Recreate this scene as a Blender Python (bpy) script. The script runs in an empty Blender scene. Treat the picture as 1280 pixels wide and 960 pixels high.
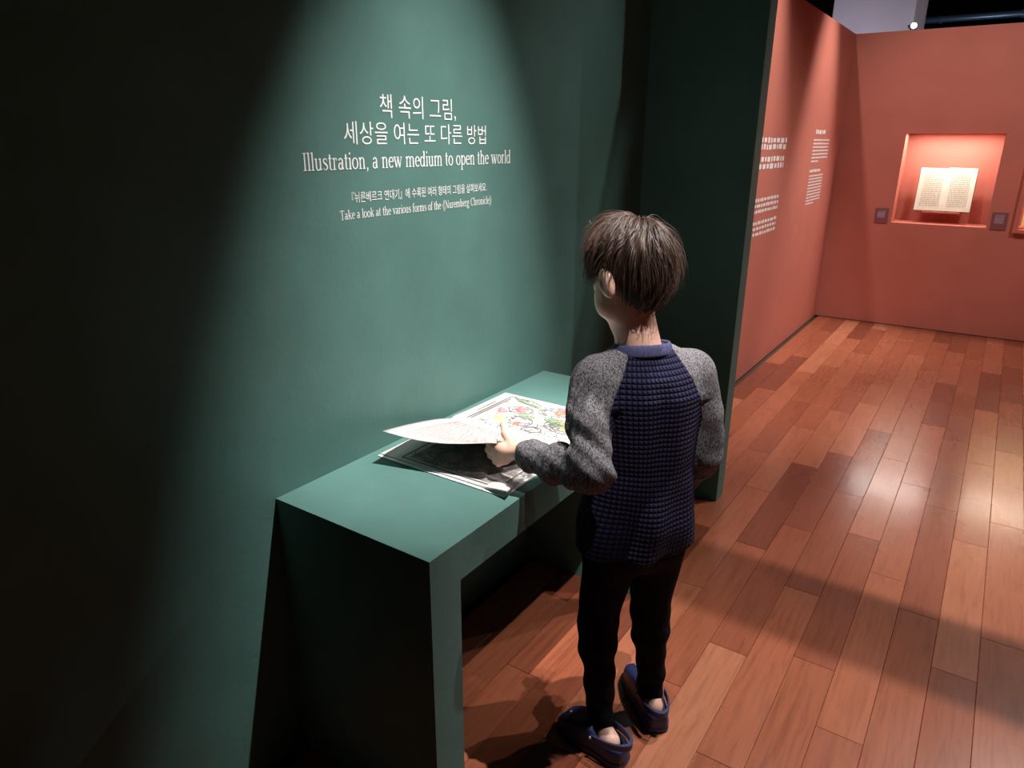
import bpy, bmesh, math, random
import numpy as np
from mathutils import Vector, Matrix
random.seed(7); rng = np.random.RandomState(11)
D = bpy.data; S = bpy.context.scene; COL = S.collection
PI = math.pi

# ------------------------------------------------------------------ camera
F_PX, PITCH, ROLL, YAW = 886.45, 0.3304, 0.0052, -0.5944
CAMP = Vector((1.307, 0.0, 1.55))
fw = Vector((math.sin(YAW)*math.cos(PITCH), math.cos(YAW)*math.cos(PITCH), -math.sin(PITCH)))
rt = Vector((math.cos(YAW), -math.sin(YAW), 0)); up = rt.cross(fw)
R_ = rt*math.cos(ROLL) + up*math.sin(ROLL); U_ = -rt*math.sin(ROLL) + up*math.cos(ROLL)
cd = D.cameras.new('camera'); cam = D.objects.new('camera', cd); COL.objects.link(cam)
M = Matrix((R_, U_, -fw)).transposed().to_4x4(); M.translation = CAMP
cam.matrix_world = M
cd.sensor_fit = 'HORIZONTAL'; cd.sensor_width = 36; cd.lens = F_PX/1280*36; cd.clip_start = .05
S.camera = cam

# ------------------------------------------------------------------ world, exposure
w = D.worlds.new('world'); S.world = w; w.use_nodes = True
w.node_tree.nodes['Background'].inputs[0].default_value = (.5, .75, .85, 1)
w.node_tree.nodes['Background'].inputs[1].default_value = .005
S.view_settings.view_transform = 'Standard'; S.view_settings.look = 'None'
S.view_settings.gamma = 1; S.view_settings.use_curve_mapping = False
S.view_settings.exposure = 0.0

# ------------------------------------------------------------------ lamps of the gallery (track spots), with some added fills
def spot(name, loc, to, power, size, blend=.6, col=(1, .96, .92), rad=.03):
    l = D.lights.new(name, 'SPOT'); l.energy = power; l.spot_size = math.radians(size); l.spot_blend = blend
    l.color = col; l.shadow_soft_size = rad
    o = D.objects.new(name, l); COL.objects.link(o); o.location = loc
    o.rotation_euler = (Vector(to)-Vector(loc)).to_track_quat('-Z', 'Y').to_euler(); return o
spot('spot_desk', (1.0, 1.64, 3.6), (.12, 1.50, .90), 790, 33, 1, rad=.012)
spot('fill_end', (2.6, 3.25, 3.6), (.46, 2.97, 1.3), 130, 24, 1, rad=.02)  # added lamp, brightens the end face of the partition
spot('accent_side', (1.62, .85, 3.5), (.66, 1.50, 1.26), 420, 16, 1, rad=.02)  # added narrow accent to lift the boy's neck and shoulders
spot('spot_front', (1.75, 2.70, 3.4), (.75, 1.50, 0), 220, 36, 1, rad=.015)
spot('spot_portal', (1.5, 3.45, 4.1), (1.95, 2.0, 0), 460, 52, .8, rad=.012)
spot('fill_corner', (1.5, 3.45, 4.1), (.10, 2.15, 1.35), 150, 26, 1, rad=.012)  # added beside the portal lamp to light the wall near the partition
spot('spot_rear', (1.5, -2.1, 3.4), (1.95, 2.2, 0), 65, 24, .6, rad=.02)
spot('spot_scallop', (.60, 6.1, 3.6), (.0, 6.12, .6), 430, 42, 1)
spot('spot_scallop', (.55, 4.5, 3.6), (.0, 4.5, .8), 330, 46, 1)
spot('spot_back', (-.25, 4.8, 3.6), (1.3, 7.05, .8), 110, 66, .8)
spot('fill_wall', (2.5, 4.3, 3.6), (.7, 7.05, 1.1), 170, 60, .9)  # added general fill, evens out the wedge on the end wall
spot('spot_floor', (2.2, 5.0, 3.6), (1.0, 4.2, 0), 240, 92, .9)
spot('spot_floor', (3.3, 6.0, 3.9), (1.6, 3.9, 0), 190, 50, .9)

# ------------------------------------------------------------------ materials
def mat(name, col=(.5, .5, .5), rough=.6, metal=0, spec=.5):
    m = D.materials.new(name); m.use_nodes = True
    b = m.node_tree.nodes['Principled BSDF']
    b.inputs['Base Color'].default_value = (*col, 1); b.inputs['Roughness'].default_value = rough
    b.inputs['Metallic'].default_value = metal; b.inputs['Specular IOR Level'].default_value = spec
    return m
def nd(m, t, **k):
    n = m.node_tree.nodes.new(t)
    for a, v in k.items():
        if a.startswith('i_'):
            key = a[2:].replace('_', ' ')
            n.inputs[int(key) if key.isdigit() else key].default_value = v
        else: setattr(n, a, v)
    return n
def lk(m, a, b): m.node_tree.links.new(a, b)
def bsdf(m): return m.node_tree.nodes['Principled BSDF']
def ramp(m, stops):
    r = nd(m, 'ShaderNodeValToRGB'); e = r.color_ramp.elements
    while len(e) < len(stops): e.new(.5)
    for x, (p, c) in zip(e, stops): x.position = p; x.color = (*c, 1)
    return r
def noisy(name, c1, c2, scale, rough=.6, stretch=(1, 1, 1), bump=0, bscale=None, detail=6, lo=.35, hi=.65, spec=.5):
    m = mat(name, c1, rough, 0, spec)
    tc = nd(m, 'ShaderNodeTexCoord'); mp = nd(m, 'ShaderNodeMapping'); mp.inputs['Scale'].default_value = stretch
    n = nd(m, 'ShaderNodeTexNoise', i_Scale=scale, i_Detail=detail)
    lk(m, tc.outputs['Object'], mp.inputs[0]); lk(m, mp.outputs[0], n.inputs[0])
    r = ramp(m, [(lo, c1), (hi, c2)]); lk(m, n.outputs[0], r.inputs[0]); lk(m, r.outputs[0], bsdf(m).inputs['Base Color'])
    if bump:
        n2 = nd(m, 'ShaderNodeTexNoise', i_Scale=bscale or scale*3, i_Detail=3); lk(m, mp.outputs[0], n2.inputs[0])
        b = nd(m, 'ShaderNodeBump', i_Strength=bump, i_Distance=.002); lk(m, n2.outputs[0], b.inputs['Height'])
        lk(m, b.outputs[0], bsdf(m).inputs['Normal'])
    return m
M_green = noisy('green_paint', (.080, .172, .152), (.092, .196, .174), 5, .55, bump=.25, bscale=60, spec=.3)
M_orange = noisy('orange_paint', (.50, .155, .112), (.54, .168, .122), 3, .65, bump=.2, bscale=60, spec=.3)
M_dark = mat('dark_ceiling', (.012, .012, .014), .9)
M_duct = mat('dark_duct_metal', (.03, .032, .04), .4, .6)
M_white = mat('white_vinyl', (.86, .87, .86), .5)
M_column = noisy('column_plaster', (.42, .38, .46), (.46, .42, .50), 3, .8)
M_rear = mat('rear_wall_paint', (.02, .04, .036), .8)
M_skin = noisy('skin', (.74, .43, .33), (.80, .48, .38), 18, .5, bump=.08, bscale=200)
bsdf(M_skin).inputs['Subsurface Weight'].default_value = .12
bsdf(M_skin).inputs['Subsurface Radius'].default_value = (.01, .004, .002)
M_hair = noisy('dark_brown_hair', (.040, .021, .015), (.10, .056, .040), 40, .42, stretch=(1, 1, .3), spec=.6)
M_trouser = noisy('black_jersey', (.004, .004, .005), (.008, .008, .010), 60, .9, spec=.1)
M_clog = noisy('blue_clog_rubber', (.013, .020, .085), (.018, .028, .11), 8, .5)
M_clog_top = noisy('blue_clog_canvas', (.05, .10, .35), (.07, .13, .42), 30, .7)
M_dkmetal = mat('dark_rivet', (.5, .5, .5), .4, .8)
M_eye = mat('eye_white', (.8, .78, .75), .2); M_iris = mat('dark_iris', (.02, .012, .01), .15)
M_lip = mat('lip', (.5, .18, .15), .4)
M_collar = noisy('navy_rib_knit', (.055, .055, .125), (.085, .085, .17), 300, .9, stretch=(1, 1, .1), bump=.5, bscale=500, spec=.15)
def quilt_mat():
    m = mat('navy_quilted_knit', (.035, .033, .11), .85, 0, .15)
    uv = nd(m, 'ShaderNodeUVMap', uv_map='UVMap'); sp = nd(m, 'ShaderNodeSeparateXYZ'); lk(m, uv.outputs[0], sp.inputs[0])
    hs = []
    for i in (0, 1):
        a = nd(m, 'ShaderNodeMath', operation='MULTIPLY', i_1=PI/.0125); lk(m, sp.outputs[i], a.inputs[0])
        b = nd(m, 'ShaderNodeMath', operation='SINE'); lk(m, a.outputs[0], b.inputs[0])
        c = nd(m, 'ShaderNodeMath', operation='ABSOLUTE'); lk(m, b.outputs[0], c.inputs[0]); hs.append(c)
    p = nd(m, 'ShaderNodeMath', operation='MULTIPLY'); lk(m, hs[0].outputs[0], p.inputs[0]); lk(m, hs[1].outputs[0], p.inputs[1])
    q = nd(m, 'ShaderNodeMath', operation='POWER', i_1=.45); lk(m, p.outputs[0], q.inputs[0])
    r = ramp(m, [(0, (.005, .004, .011)), (.45, (.017, .016, .044)), (1, (.026, .025, .066))]); lk(m, q.outputs[0], r.inputs[0])  # shading of the quilt grooves is put into the colour too
    lk(m, r.outputs[0], bsdf(m).inputs['Base Color'])
    b = nd(m, 'ShaderNodeBump', i_Strength=1, i_Distance=.005); lk(m, q.outputs[0], b.inputs['Height']); lk(m, b.outputs[0], bsdf(m).inputs['Normal'])
    return m
M_quilt = quilt_mat()
M_heather = noisy('grey_heather_knit', (.045, .042, .050), (.235, .218, .232), 330, .95, stretch=(1, 1, .45), bump=.6, bscale=420, detail=3, lo=.36, hi=.62, spec=.1)
def plank_mat():
    m = mat('merbau_plank', (.3, .1, .05), .32, 0, .5)
    oi = nd(m, 'ShaderNodeObjectInfo')
    tc = nd(m, 'ShaderNodeTexCoord')
    off = nd(m, 'ShaderNodeVectorMath', operation='SCALE'); off.inputs['Scale'].default_value = 37
    cb = nd(m, 'ShaderNodeCombineXYZ'); lk(m, oi.outputs['Random'], cb.inputs[0]); lk(m, oi.outputs['Random'], cb.inputs[1])
    lk(m, cb.outputs[0], off.inputs[0])
    ad = nd(m, 'ShaderNodeVectorMath', operation='ADD'); lk(m, tc.outputs['Object'], ad.inputs[0]); lk(m, off.outputs[0], ad.inputs[1])
    mp = nd(m, 'ShaderNodeMapping'); mp.inputs['Scale'].default_value = (16, 1.1, 1); lk(m, ad.outputs[0], mp.inputs[0])
    n = nd(m, 'ShaderNodeTexNoise', i_Scale=4, i_Detail=8, i_Roughness=.65, i_Distortion=.6); lk(m, mp.outputs[0], n.inputs[0])
    r = ramp(m, [(0, (.17, .045, .024)), (.10, (.26, .072, .036)), (.30, (.32, .094, .046)), (.6, (.365, .112, .056)), (.88, (.41, .136, .070)), (1, (.52, .205, .110))])
    r.color_ramp.interpolation = 'LINEAR'; lk(m, oi.outputs['Random'], r.inputs[0])
    g = ramp(m, [(.30, (.68, .62, .58)), (.5, (.98, .98, .98)), (.72, (1.12, 1.12, 1.12))]); lk(m, n.outputs[0], g.inputs[0])
    mx = nd(m, 'ShaderNodeMix', data_type='RGBA', blend_type='MULTIPLY'); mx.inputs[0].default_value = .85
    lk(m, r.outputs[0], mx.inputs[6]); lk(m, g.outputs[0], mx.inputs[7]); lk(m, mx.outputs[2], bsdf(m).inputs['Base Color'])
    n2 = nd(m, 'ShaderNodeTexNoise', i_Scale=2.2, i_Detail=5); lk(m, tc.outputs['Object'], n2.inputs[0])
    rr = nd(m, 'ShaderNodeMapRange'); rr.inputs[3].default_value = .20; rr.inputs[4].default_value = .34
    bsdf(m).inputs['Coat Weight'].default_value = .6; bsdf(m).inputs['Coat Roughness'].default_value = .16
    lk(m, n2.outputs[0], rr.inputs[0]); lk(m, rr.outputs[0], bsdf(m).inputs['Roughness'])
    b = nd(m, 'ShaderNodeBump', i_Strength=.12, i_Distance=.001); lk(m, n.outputs[0], b.inputs['Height']); lk(m, b.outputs[0], bsdf(m).inputs['Normal'])
    return m
M_plank = plank_mat()
M_sub = mat('dark_subfloor', (.05, .018, .010), .8)
M_page = noisy('paper', (.56, .515, .505), (.60, .555, .545), 6, .6)
M_oldpage = noisy('old_paper', (.76, .71, .58), (.82, .78, .66), 12, .7)
M_yellow = noisy('yellowed_paper', (.80, .66, .28), (.86, .74, .36), 8, .7)
M_ink = mat('printed_ink', (.13, .12, .11), .6)
M_greyink = mat('grey_print', (.44, .37, .37), .6)
M_brownink = mat('brown_ink', (.42, .36, .27), .7)
M_redink = noisy('red_wash', (.60, .12, .16), (.62, .33, .32), 60, .6)
M_orangeink = noisy('orange_wash', (.62, .13, .06), (.64, .34, .22), 60, .6)
M_greenink = noisy('green_wash', (.14, .24, .15), (.36, .44, .32), 60, .6)
M_yellowink = noisy('yellow_wash', (.50, .47, .12), (.58, .56, .34), 60, .6)
M_blueink = noisy('blue_wash', (.28, .29, .38), (.42, .42, .46), 60, .6)
M_ventshade = mat('dark_vent_shade', (.02, .02, .02), .6)
M_cradle = mat('clear_acrylic_cradle', (.60, .45, .40), .2)
M_label = noisy('purple_brown_plate', (.22, .070, .080), (.25, .08, .095), 5, .5)
M_labelgrey = mat('pale_grey_print', (.52, .44, .50), .6)
M_hall = mat('blue_sheen_steel', (.25, .32, .42), .35, .5)  # blue highlight of the black ducts put into the base colour
def emis(name, col, s):
    m = mat(name, col); bsdf(m).inputs['Emission Color'].default_value = (*col, 1); bsdf(m).inputs['Emission Strength'].default_value = s; return m
M_lamp = emis('lit_lamp_face', (1, .98, .95), 12)

# ------------------------------------------------------------------ object helpers
BASE = {}
def base_of(o):
    v = Vector((0, 0, 0))
    while o is not None: v = v + Vector(o.location); o = o.parent
    return v
def link(name, me, mats, parent=None, loc=None, smooth=False):
    """world-space mesh -> object whose origin is loc (or its parent's)"""
    o = D.objects.new(name, me); COL.objects.link(o)
    b = base_of(parent)
    if parent is not None: o.parent = parent
    l = Vector(loc) if loc is not None else b
    o.location = l - b
    if l.length > 0: me.transform(Matrix.Translation(-l))
    for m_ in (mats if isinstance(mats, (list, tuple)) else [mats]): me.materials.append(m_)
    if smooth:
        me.polygons.foreach_set('use_smooth', [True]*len(me.polygons))
    me.update(); return o
def mesh(vs, fs):
    me = D.meshes.new('mesh'); me.from_pydata([tuple(v) for v in vs], [], [tuple(f) for f in fs]); me.update(); return me
def bm_mesh(bm):
    me = D.meshes.new('mesh'); bm.normal_update(); bm.to_mesh(me); bm.free(); return me
def add_box(bm, a, b, bev=0):
    r = bmesh.ops.create_cube(bm, size=1)['verts']
    c = [(a[i]+b[i])/2 for i in range(3)]; s = [abs(b[i]-a[i]) for i in range(3)]
    bmesh.ops.scale(bm, vec=s, verts=r); bmesh.ops.translate(bm, vec=c, verts=r)
    if bev:
        es = list({e for v in r for e in v.link_edges})
        bmesh.ops.bevel(bm, geom=es, offset=bev, segments=2, affect='EDGES', profile=.5)
def boxes(lst, bev=0):
    bm = bmesh.new()
    for a, b in lst: add_box(bm, a, b, bev)
    return bm_mesh(bm)
def empty(name, loc, label=None, cat=None, group=None):
    o = D.objects.new(name, None); COL.objects.link(o); o.location = loc; o.empty_display_size = .1
    tag(o, label, cat, group); return o
def tag(o, label=None, cat=None, group=None, kind=None):
    for k, v in (('label', label), ('category', cat), ('group', group), ('kind', kind)):
        if v: o[k] = v
    return o
def struct(name, me, m, parent=None, loc=(0, 0, 0)):
    o = link(name, me, m, parent, loc)
    if parent is None: o['kind'] = 'structure'
    return o

# ------------------------------------------------------------------ the setting
YS, TH, XS, YB, H1, H2 = 2.911, .092, .464, 7.051, 2.41, 2.73
FX = 3.6
floor = struct('floor', boxes([((-.6, -3.2, -.06), (FX+.1, 11, -.012))]), M_sub)
floor['label'] = 'red-brown wooden plank floor of the exhibition hall'
# planks: columns .1223 wide along y, .915 long
PW, PL = .1226, .915
phase = {}
known = {8: 2.70, 10: 2.24}
def plank_me(L, bev=.0012):
    wv, t = PW-.0009, .012
    L2 = L/2-.0004; w2 = wv/2
    vs = [(x, y, -t) for x, y in ((-w2, -L2), (w2, -L2), (w2, L2), (-w2, L2))]
    vs += [(x, y, -bev) for x, y in ((-w2, -L2), (w2, -L2), (w2, L2), (-w2, L2))]
    vs += [(x, y, 0) for x, y in ((-w2+bev, -L2+bev), (w2-bev, -L2+bev), (w2-bev, L2-bev), (-w2+bev, L2-bev))]
    fs = [(8, 9, 10, 11)]
    for k in range(4):
        n = (k+1) % 4; fs += [(k, n, 4+n, 4+k), (4+k, 4+n, 8+n, 8+k)]
    return mesh(vs, fs)
full = plank_me(PL); full.materials.append(M_plank)
npl = 0; rest = bmesh.new()
prev = .3
for k in range(-1, 28):
    x0 = 1.136 + (k-8)*PW; xc = x0 + PW/2
    if xc-PW/2 > FX: break
    if k in known: ph = known[k]
    else:
        ph = prev + random.uniform(.22, .7)
        for kk, vv in known.items():
            if abs(kk-k) == 1 and abs((ph-vv+PL/2) % PL - PL/2) < .15: ph += .3
    prev = ph
    y = ph - math.ceil((ph+3.0)/PL)*PL
    while y < YB+.0:
        a, b = max(y, -3.0), min(y+PL, YB+.02)
        y += PL
        if b-a < .03 or (xc+PW/2 < 0): continue
        near = b > .75 and xc > -.05 and xc < 1.3 + (b)*.62 and npl < 295
        if not near:
            add_box(rest, (xc-PW/2+.0006, a+.0005, -.012), (xc+PW/2-.0006, b-.0005, 0)); continue
        if abs(b-a-PL) < 1e-4: me = full
        else: me = plank_me(b-a); me.materials.append(M_plank)
        o = D.objects.new('plank', me); COL.objects.link(o); o.parent = floor; o.location = (xc, (a+b)/2, 0); npl += 1
r_ = link('planks_out_of_view', bm_mesh(rest), M_plank, floor); r_['kind'] = 'stuff'; r_.name = 'distant_planks'
print('planks', npl)

wl = struct('wall_left', boxes([((-.12, -3.0, 0), (0, YS+.0, H2))]), M_green)
wl['label'] = 'dark green exhibition wall with white title lettering'
wp = struct('wall_partition', boxes([((-.12, YS, 0), (XS, YS+TH, H2))], .002), M_green)
wp['label'] = 'short green partition wall jutting out past the desk'
wfl = struct('wall_far_left', boxes([((-.12, YS+TH, 0), (0, YB, H1))]), M_orange)
NX0, NX1, NZ0, NZ1, ND = .506, 1.203, .896, 1.626, .30
CX0, CX1, CZ0, CZ1 = 1.42, 2.12, .90, 1.58
def wall_with_holes():
    L = []
    y0, y1 = YB, YB+ND+.05
    xs = [-.12, NX0, NX1, CX0, CX1, FX+.1]
    for i in range(5):
        a, b = xs[i], xs[i+1]
        if i in (1, 3):
            z0, z1 = (NZ0, NZ1) if i == 1 else (CZ0, CZ1)
            L += [((a, y0, 0), (b, y1, z0)), ((a, y0, z1), (b, y1, H1)), ((a, YB+ND, z0), (b, y1, z1))]
        else: L.append(((a, y0, 0), (b, y1, H1)))
    return boxes(L)
wb = struct('wall_back', wall_with_holes(), M_orange)
wb['label'] = 'terracotta orange wall across the end with lit niches'
struct('wall_right', boxes([((FX, -3.0, 0), (FX+.1, YS, H2))]), M_green)
struct('wall_far_right', boxes([((FX, YS, 0), (FX+.1, YB, H1))]), M_orange)
struct('wall_rear', boxes([((-.12, -3.1, 0), (FX+.1, -3.0, 4.6))]), M_rear)
struct('wall_hall', boxes([((-4, 14, 0), (8, 14.1, 6))]), M_dark)
struct('ceiling', boxes([((-4, -3.1, 5.6), (8, 14.1, 5.7))]), M_dark)
# thin skirting line of shadow gap along the end wall
struct('trim_1', boxes([((.0, YB-.004, 0), (FX, YB-.0001, .006))]), mat('dark_gap_strip', (.08, .02, .015), .7))
# column behind the end wall
col = struct('trim_2', boxes([((-.52, 8.5, 0), (.238, 9.34, 5.6))], .01), M_column)
col['label'] = 'pale lavender square column rising behind the end wall'
spot('fill_column', (-.3, 7.5, 2.2), (-.1, 8.5, 3.2), 30, 130, .6, (1, .93, 1))  # unseen fill added behind the end wall for the column front
spot('fill_column', (1.6, 8.9, 2.2), (.24, 8.9, 3.0), 22, 90, .6, (1, .88, .84))  # unseen fill added for the column's side face
spot('fill_hall', (.7, 10.2, 2.2), (.6, 11.2, 3.4), 9, 140, .6, (.6, .78, 1))  # unseen bluish fill added to make the ducts gleam
# ducts and a beam under the hall ceiling
def duct(name, z, y, r, lab, m=M_duct):
    bm = bmesh.new()
    bmesh.ops.create_cone(bm, cap_ends=True, segments=20, radius1=r, radius2=r, depth=7, matrix=Matrix.Translation((3.4, y, z)) @ Matrix.Rotation(PI/2, 4, 'Y'))
    for i in range(8):
        bmesh.ops.create_cone(bm, cap_ends=True, segments=20, radius1=r+.012, radius2=r+.012, depth=.03, matrix=Matrix.Translation((.2+i*.85, y, z)) @ Matrix.Rotation(PI/2, 4, 'Y'))
    o = link(name, bm_mesh(bm), m, None, (3.4, y, z)); tag(o, lab, 'duct'); return o
duct('ventilation_duct', 2.83, 11.2, .05, 'lower slim round duct with bluish sheen in its colour just above the end wall', M_hall)
duct('ventilation_duct', 3.02, 11.2, .042, 'upper slim round duct with blue light in its colour beside the column', M_hall)
be = link('steel_beam', boxes([((.0, 10.6, 3.22), (7, 10.68, 3.24)), ((.0, 10.6, 3.34), (7, 10.68, 3.36)), ((.0, 10.635, 3.24), (7, 10.645, 3.34))]), M_duct, None, (0, 10.6, 3.22))
tag(be, 'black steel beam running across the hall above the two ducts', 'beam')
# small lit hall lamp beside the column
hl = empty('hall_lamp', (.24, 8.45, 2.588), 'small bright white lamp beside the lavender column', 'lamp')
bm = bmesh.new(); bmesh.ops.create_icosphere(bm, subdivisions=2, radius=.026, matrix=Matrix.Translation((.268, 8.3, 2.60)))
link('lamp_face', bm_mesh(bm), M_lamp, hl, smooth=True)
link('lamp_housing', boxes([((.215, 8.31, 2.588), (.262, 8.502, 2.612))], .004), M_duct, hl)

# overhead lighting beam crossing the portal (throws the dark band on the floor)
tr = empty('lighting_beam', (1.9, 3.18, 3.10), 'black lighting beam hung across the gallery above the partition', 'beam')
link('beam_box', boxes([((.02, 3.14, 3.10), (FX, 3.23, 3.16))], .004), M_duct, tr)
for i in range(3): link('hanger', boxes([((.8+i*1.2, 3.18, 3.16), (.82+i*1.2, 3.20, 5.6))]), M_duct, tr)

# ------------------------------------------------------------------ lettering
T_, t_ = .165, .075
def ell(cx, cy, rx, ry, a0=0, a1=360, n=22):
    P = []
    for i in range(n+1):
        a = math.radians(a0+(a1-a0)*i/n); P.append((cx+rx*math.cos(a), cy+ry*math.sin(a), t_+(T_-t_)*abs(math.cos(a))))
    return P
def ln(x0, y0, x1, y1, wd=T_): return [(x0, y0, wd), (x1, y1, wd)]
def sf(x, y, wd=.36): return [(x-wd/2, y, .075), (x+wd/2, y, .075)]
def hs(x, y): return [(x-.2, y-.07, .05), (x, y, .13)]
def arch(x0, x1): return ell((x0+x1)/2+.02, .66, (x1-x0)/2-.01, .33, 178, 0, 12)
G = {
 'I': (.52, [ln(.26, 0, .26, 1.45), sf(.26, .03, .44), sf(.26, 1.42, .44)]),
 'l': (.44, [ln(.22, 0, .22, 1.5), sf(.22, .03), hs(.22, 1.46)]),
 'u': (.98, [ln(.22, 1, .22, .3), hs(.22, .97), ell(.45, .33, .23, .33, 180, 330, 10), ln(.72, 1, .72, .02), hs(.72, .97), [(.72, .05, .1), (.9, .08, .05)]]),
 's': (.70, [[(.58, .72, .05), (.55, .9, .08), (.36, .97, .09), (.18, .9, .13), (.14, .75, .15), (.24, .6, .17), (.44, .48, .18), (.58, .34, .17), (.58, .17, .14), (.42, .03, .09), (.22, .05, .08), (.12, .22, .05)]]),
 't': (.56, [ln(.24, 1.3, .24, .2), ln(.03, .97, .48, .97, .08), ell(.4, .2, .16, .18, 180, 300, 8)]),
 'r': (.68, [ln(.22, 0, .22, 1), sf(.22, .03, .4), hs(.22, .97), ell(.43, .72, .2, .24, 180, 60, 8), [(.52, .87, .17), (.58, .84, .17)]]),
 'a': (.84, [ell(.33, .29, .22, .27), ln(.6, .08, .6, .72), ell(.38, .7, .22, .26, 0, 165, 10), [(.6, .06, .14), (.78, .1, .05)]]),
 'i': (.44, [ln(.22, 0, .22, 1), sf(.22, .03), hs(.22, .97), [(.14, 1.36, .18), (.3, 1.36, .18)]]),
 'o': (.92, [ell(.46, .5, .34, .47)]),
 'n': (1.0, [ln(.22, 0, .22, 1), sf(.22, .03), hs(.22, .97), arch(.22, .74), ln(.74, 0, .74, .68), sf(.74, .03)]),
 'm': (1.52, [ln(.22, 0, .22, 1), sf(.22, .03), hs(.22, .97), arch(.22, .74), ln(.74, 0, .74, .68), sf(.74, .03), arch(.74, 1.26), ln(1.26, 0, 1.26, .68), sf(1.26, .03)]),
 'h': (1.0, [ln(.22, 0, .22, 1.5), sf(.22, .03), hs(.22, 1.46), arch(.22, .74), ln(.74, 0, .74, .68), sf(.74, .03)]),
 ',': (.45, [[(.2, .08, .2), (.26, .02, .16), (.24, -.14, .09), (.14, -.28, .04)]]),
 'e': (.82, [ell(.43, .5, .31, .47, 5, 318), ln(.14, .56, .72, .56, .075)]),
 'w': (1.34, [ln(.14, 1, .42, 0), ln(.42, 0, .66, .9, .08), ln(.62, 1, .92, 0), ln(.92, 0, 1.18, .97, .08), sf(.14, .97), sf(.62, .97), sf(1.18, .97, .3)]),
 'v': (.92, [ln(.16, 1, .46, 0), ln(.46, 0, .74, .97, .08), sf(.16, .97), sf(.74, .97, .3)]),
 'd': (.98, [ell(.42, .48, .3, .46), ln(.74, 0, .74, 1.5), hs(.74, 1.46), [(.74, .04, .1), (.92, .07, .05)]]),
 'b': (.98, [ell(.54, .48, .3, .46), ln(.22, .04, .22, 1.5), hs(.22, 1.46)]),
 'p': (.98, [ell(.54, .5, .3, .46), ln(.22, -.5, .22, 1), hs(.22, .97), sf(.22, -.47, .42)]),
 'c': (.82, [ell(.45, .5, .31, .47, 45, 318), [(.62, .8, .15), (.68, .77, .15)]]),
 'g': (.9, [ell(.4, .68, .24, .29), ell(.42, -.18, .33, .22), [(.28, .42, .06), (.2, .28, .1), (.3, .14, .12), (.55, .08, .12)], ln(.56, .9, .84, .95, .08)]),
 'k': (.98, [ln(.22, 0, .22, 1.5), sf(.22, .03), hs(.22, 1.46), ln(.26, .42, .7, .97, .08), sf(.72, .97, .3), ln(.44, .62, .82, .02), sf(.82, .03, .3)]),
 'f': (.6, [ln(.26, 0, .26, 1.2), sf(.26, .03, .4), ell(.46, 1.2, .2, .27, 180, 50, 8), ln(.03, .97, .5, .97, .08)]),
 'T': (1.2, [ln(.6, 0, .6, 1.42), sf(.6, .03, .44), ln(.06, 1.41, 1.14, 1.41, .08), ln(.08, 1.42, .08, 1.14, .05), ln(1.12, 1.42, 1.12, 1.14, .05)]),
 'N': (1.36, [ln(.24, 0, .24, 1.42, .08), ln(.2, 1.42, 1.1, 0, .18), ln(1.1, 0, 1.1, 1.42, .08), sf(.24, .03, .36), sf(.16, 1.42, .3), sf(1.1, 1.42, .36)]),
 'C': (1.26, [ell(.66, .72, .5, .71, 42, 318), ln(1.06, 1.42, 1.06, 1.06, .06), ln(1.06, .4, 1.04, .3, .06)]),
 '<': (.9, [[(.5, 1.55, .08), (.15, .55, .1), (.5, -.45, .08)], [(.8, 1.55, .08), (.45, .55, .1), (.8, -.45, .08)]]),
 '>': (.9, [[(.1, 1.55, .08), (.45, .55, .1), (.1, -.45, .08)], [(.4, 1.55, .08), (.75, .55, .1), (.4, -.45, .08)]]),
 ' ': (.5, []),
}
def stroke_polys(P):
    P = [(x, y, w_) for x, y, w_ in P]; L = []
    for i, (x, y, w_) in enumerate(P):
        a = P[max(i-1, 0)]; b = P[min(i+1, len(P)-1)]
        dx, dy = b[0]-a[0], b[1]-a[1]; l = math.hypot(dx, dy) or 1
        L.append(((x-dy/l*w_/2, y+dx/l*w_/2), (x+dy/l*w_/2, y-dx/l*w_/2)))
    return L
def stroke_text(txt):
    """flat serif letters, unit x-height -> list of 2-D quads"""
    q = []; x = 0
    for ch in txt:
        adv, st = G[ch]
        for P in st:
            L = stroke_polys(P)
            for i in range(len(L)-1):
                q.append([(x+L[i][0][0], L[i][0][1]), (x+L[i][1][0], L[i][1][1]), (x+L[i+1][1][0], L[i+1][1][1]), (x+L[i+1][0][0], L[i+1][0][1])])
        x += adv
    return q, x
def place_quads(q, width, y0, y1, z0, sz, name, parent, m, xpl=.0008):
    s = (y1-y0)/width; vs, fs = [], []
    for k, quad in enumerate(q):
        for (a, b) in quad: vs.append((xpl + (k % 3)*.00004, y0+a*s, z0+b*sz))
        fs.append(tuple(range(len(vs)-4, len(vs))))
    return link(name, mesh(vs, fs), m, parent)
q, wd = stroke_text('Illustration, a new medium to open the world'); place_quads(q, wd, 1.100, 1.918, 1.484, .0262, 'lettering', wl, M_white)
q, wd = stroke_text('Take a look at the various forms of the <Nuremberg Chronicle>'); place_quads(q, wd, 1.198, 1.815, 1.3685, .0150, 'lettering', wl, M_white)
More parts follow.
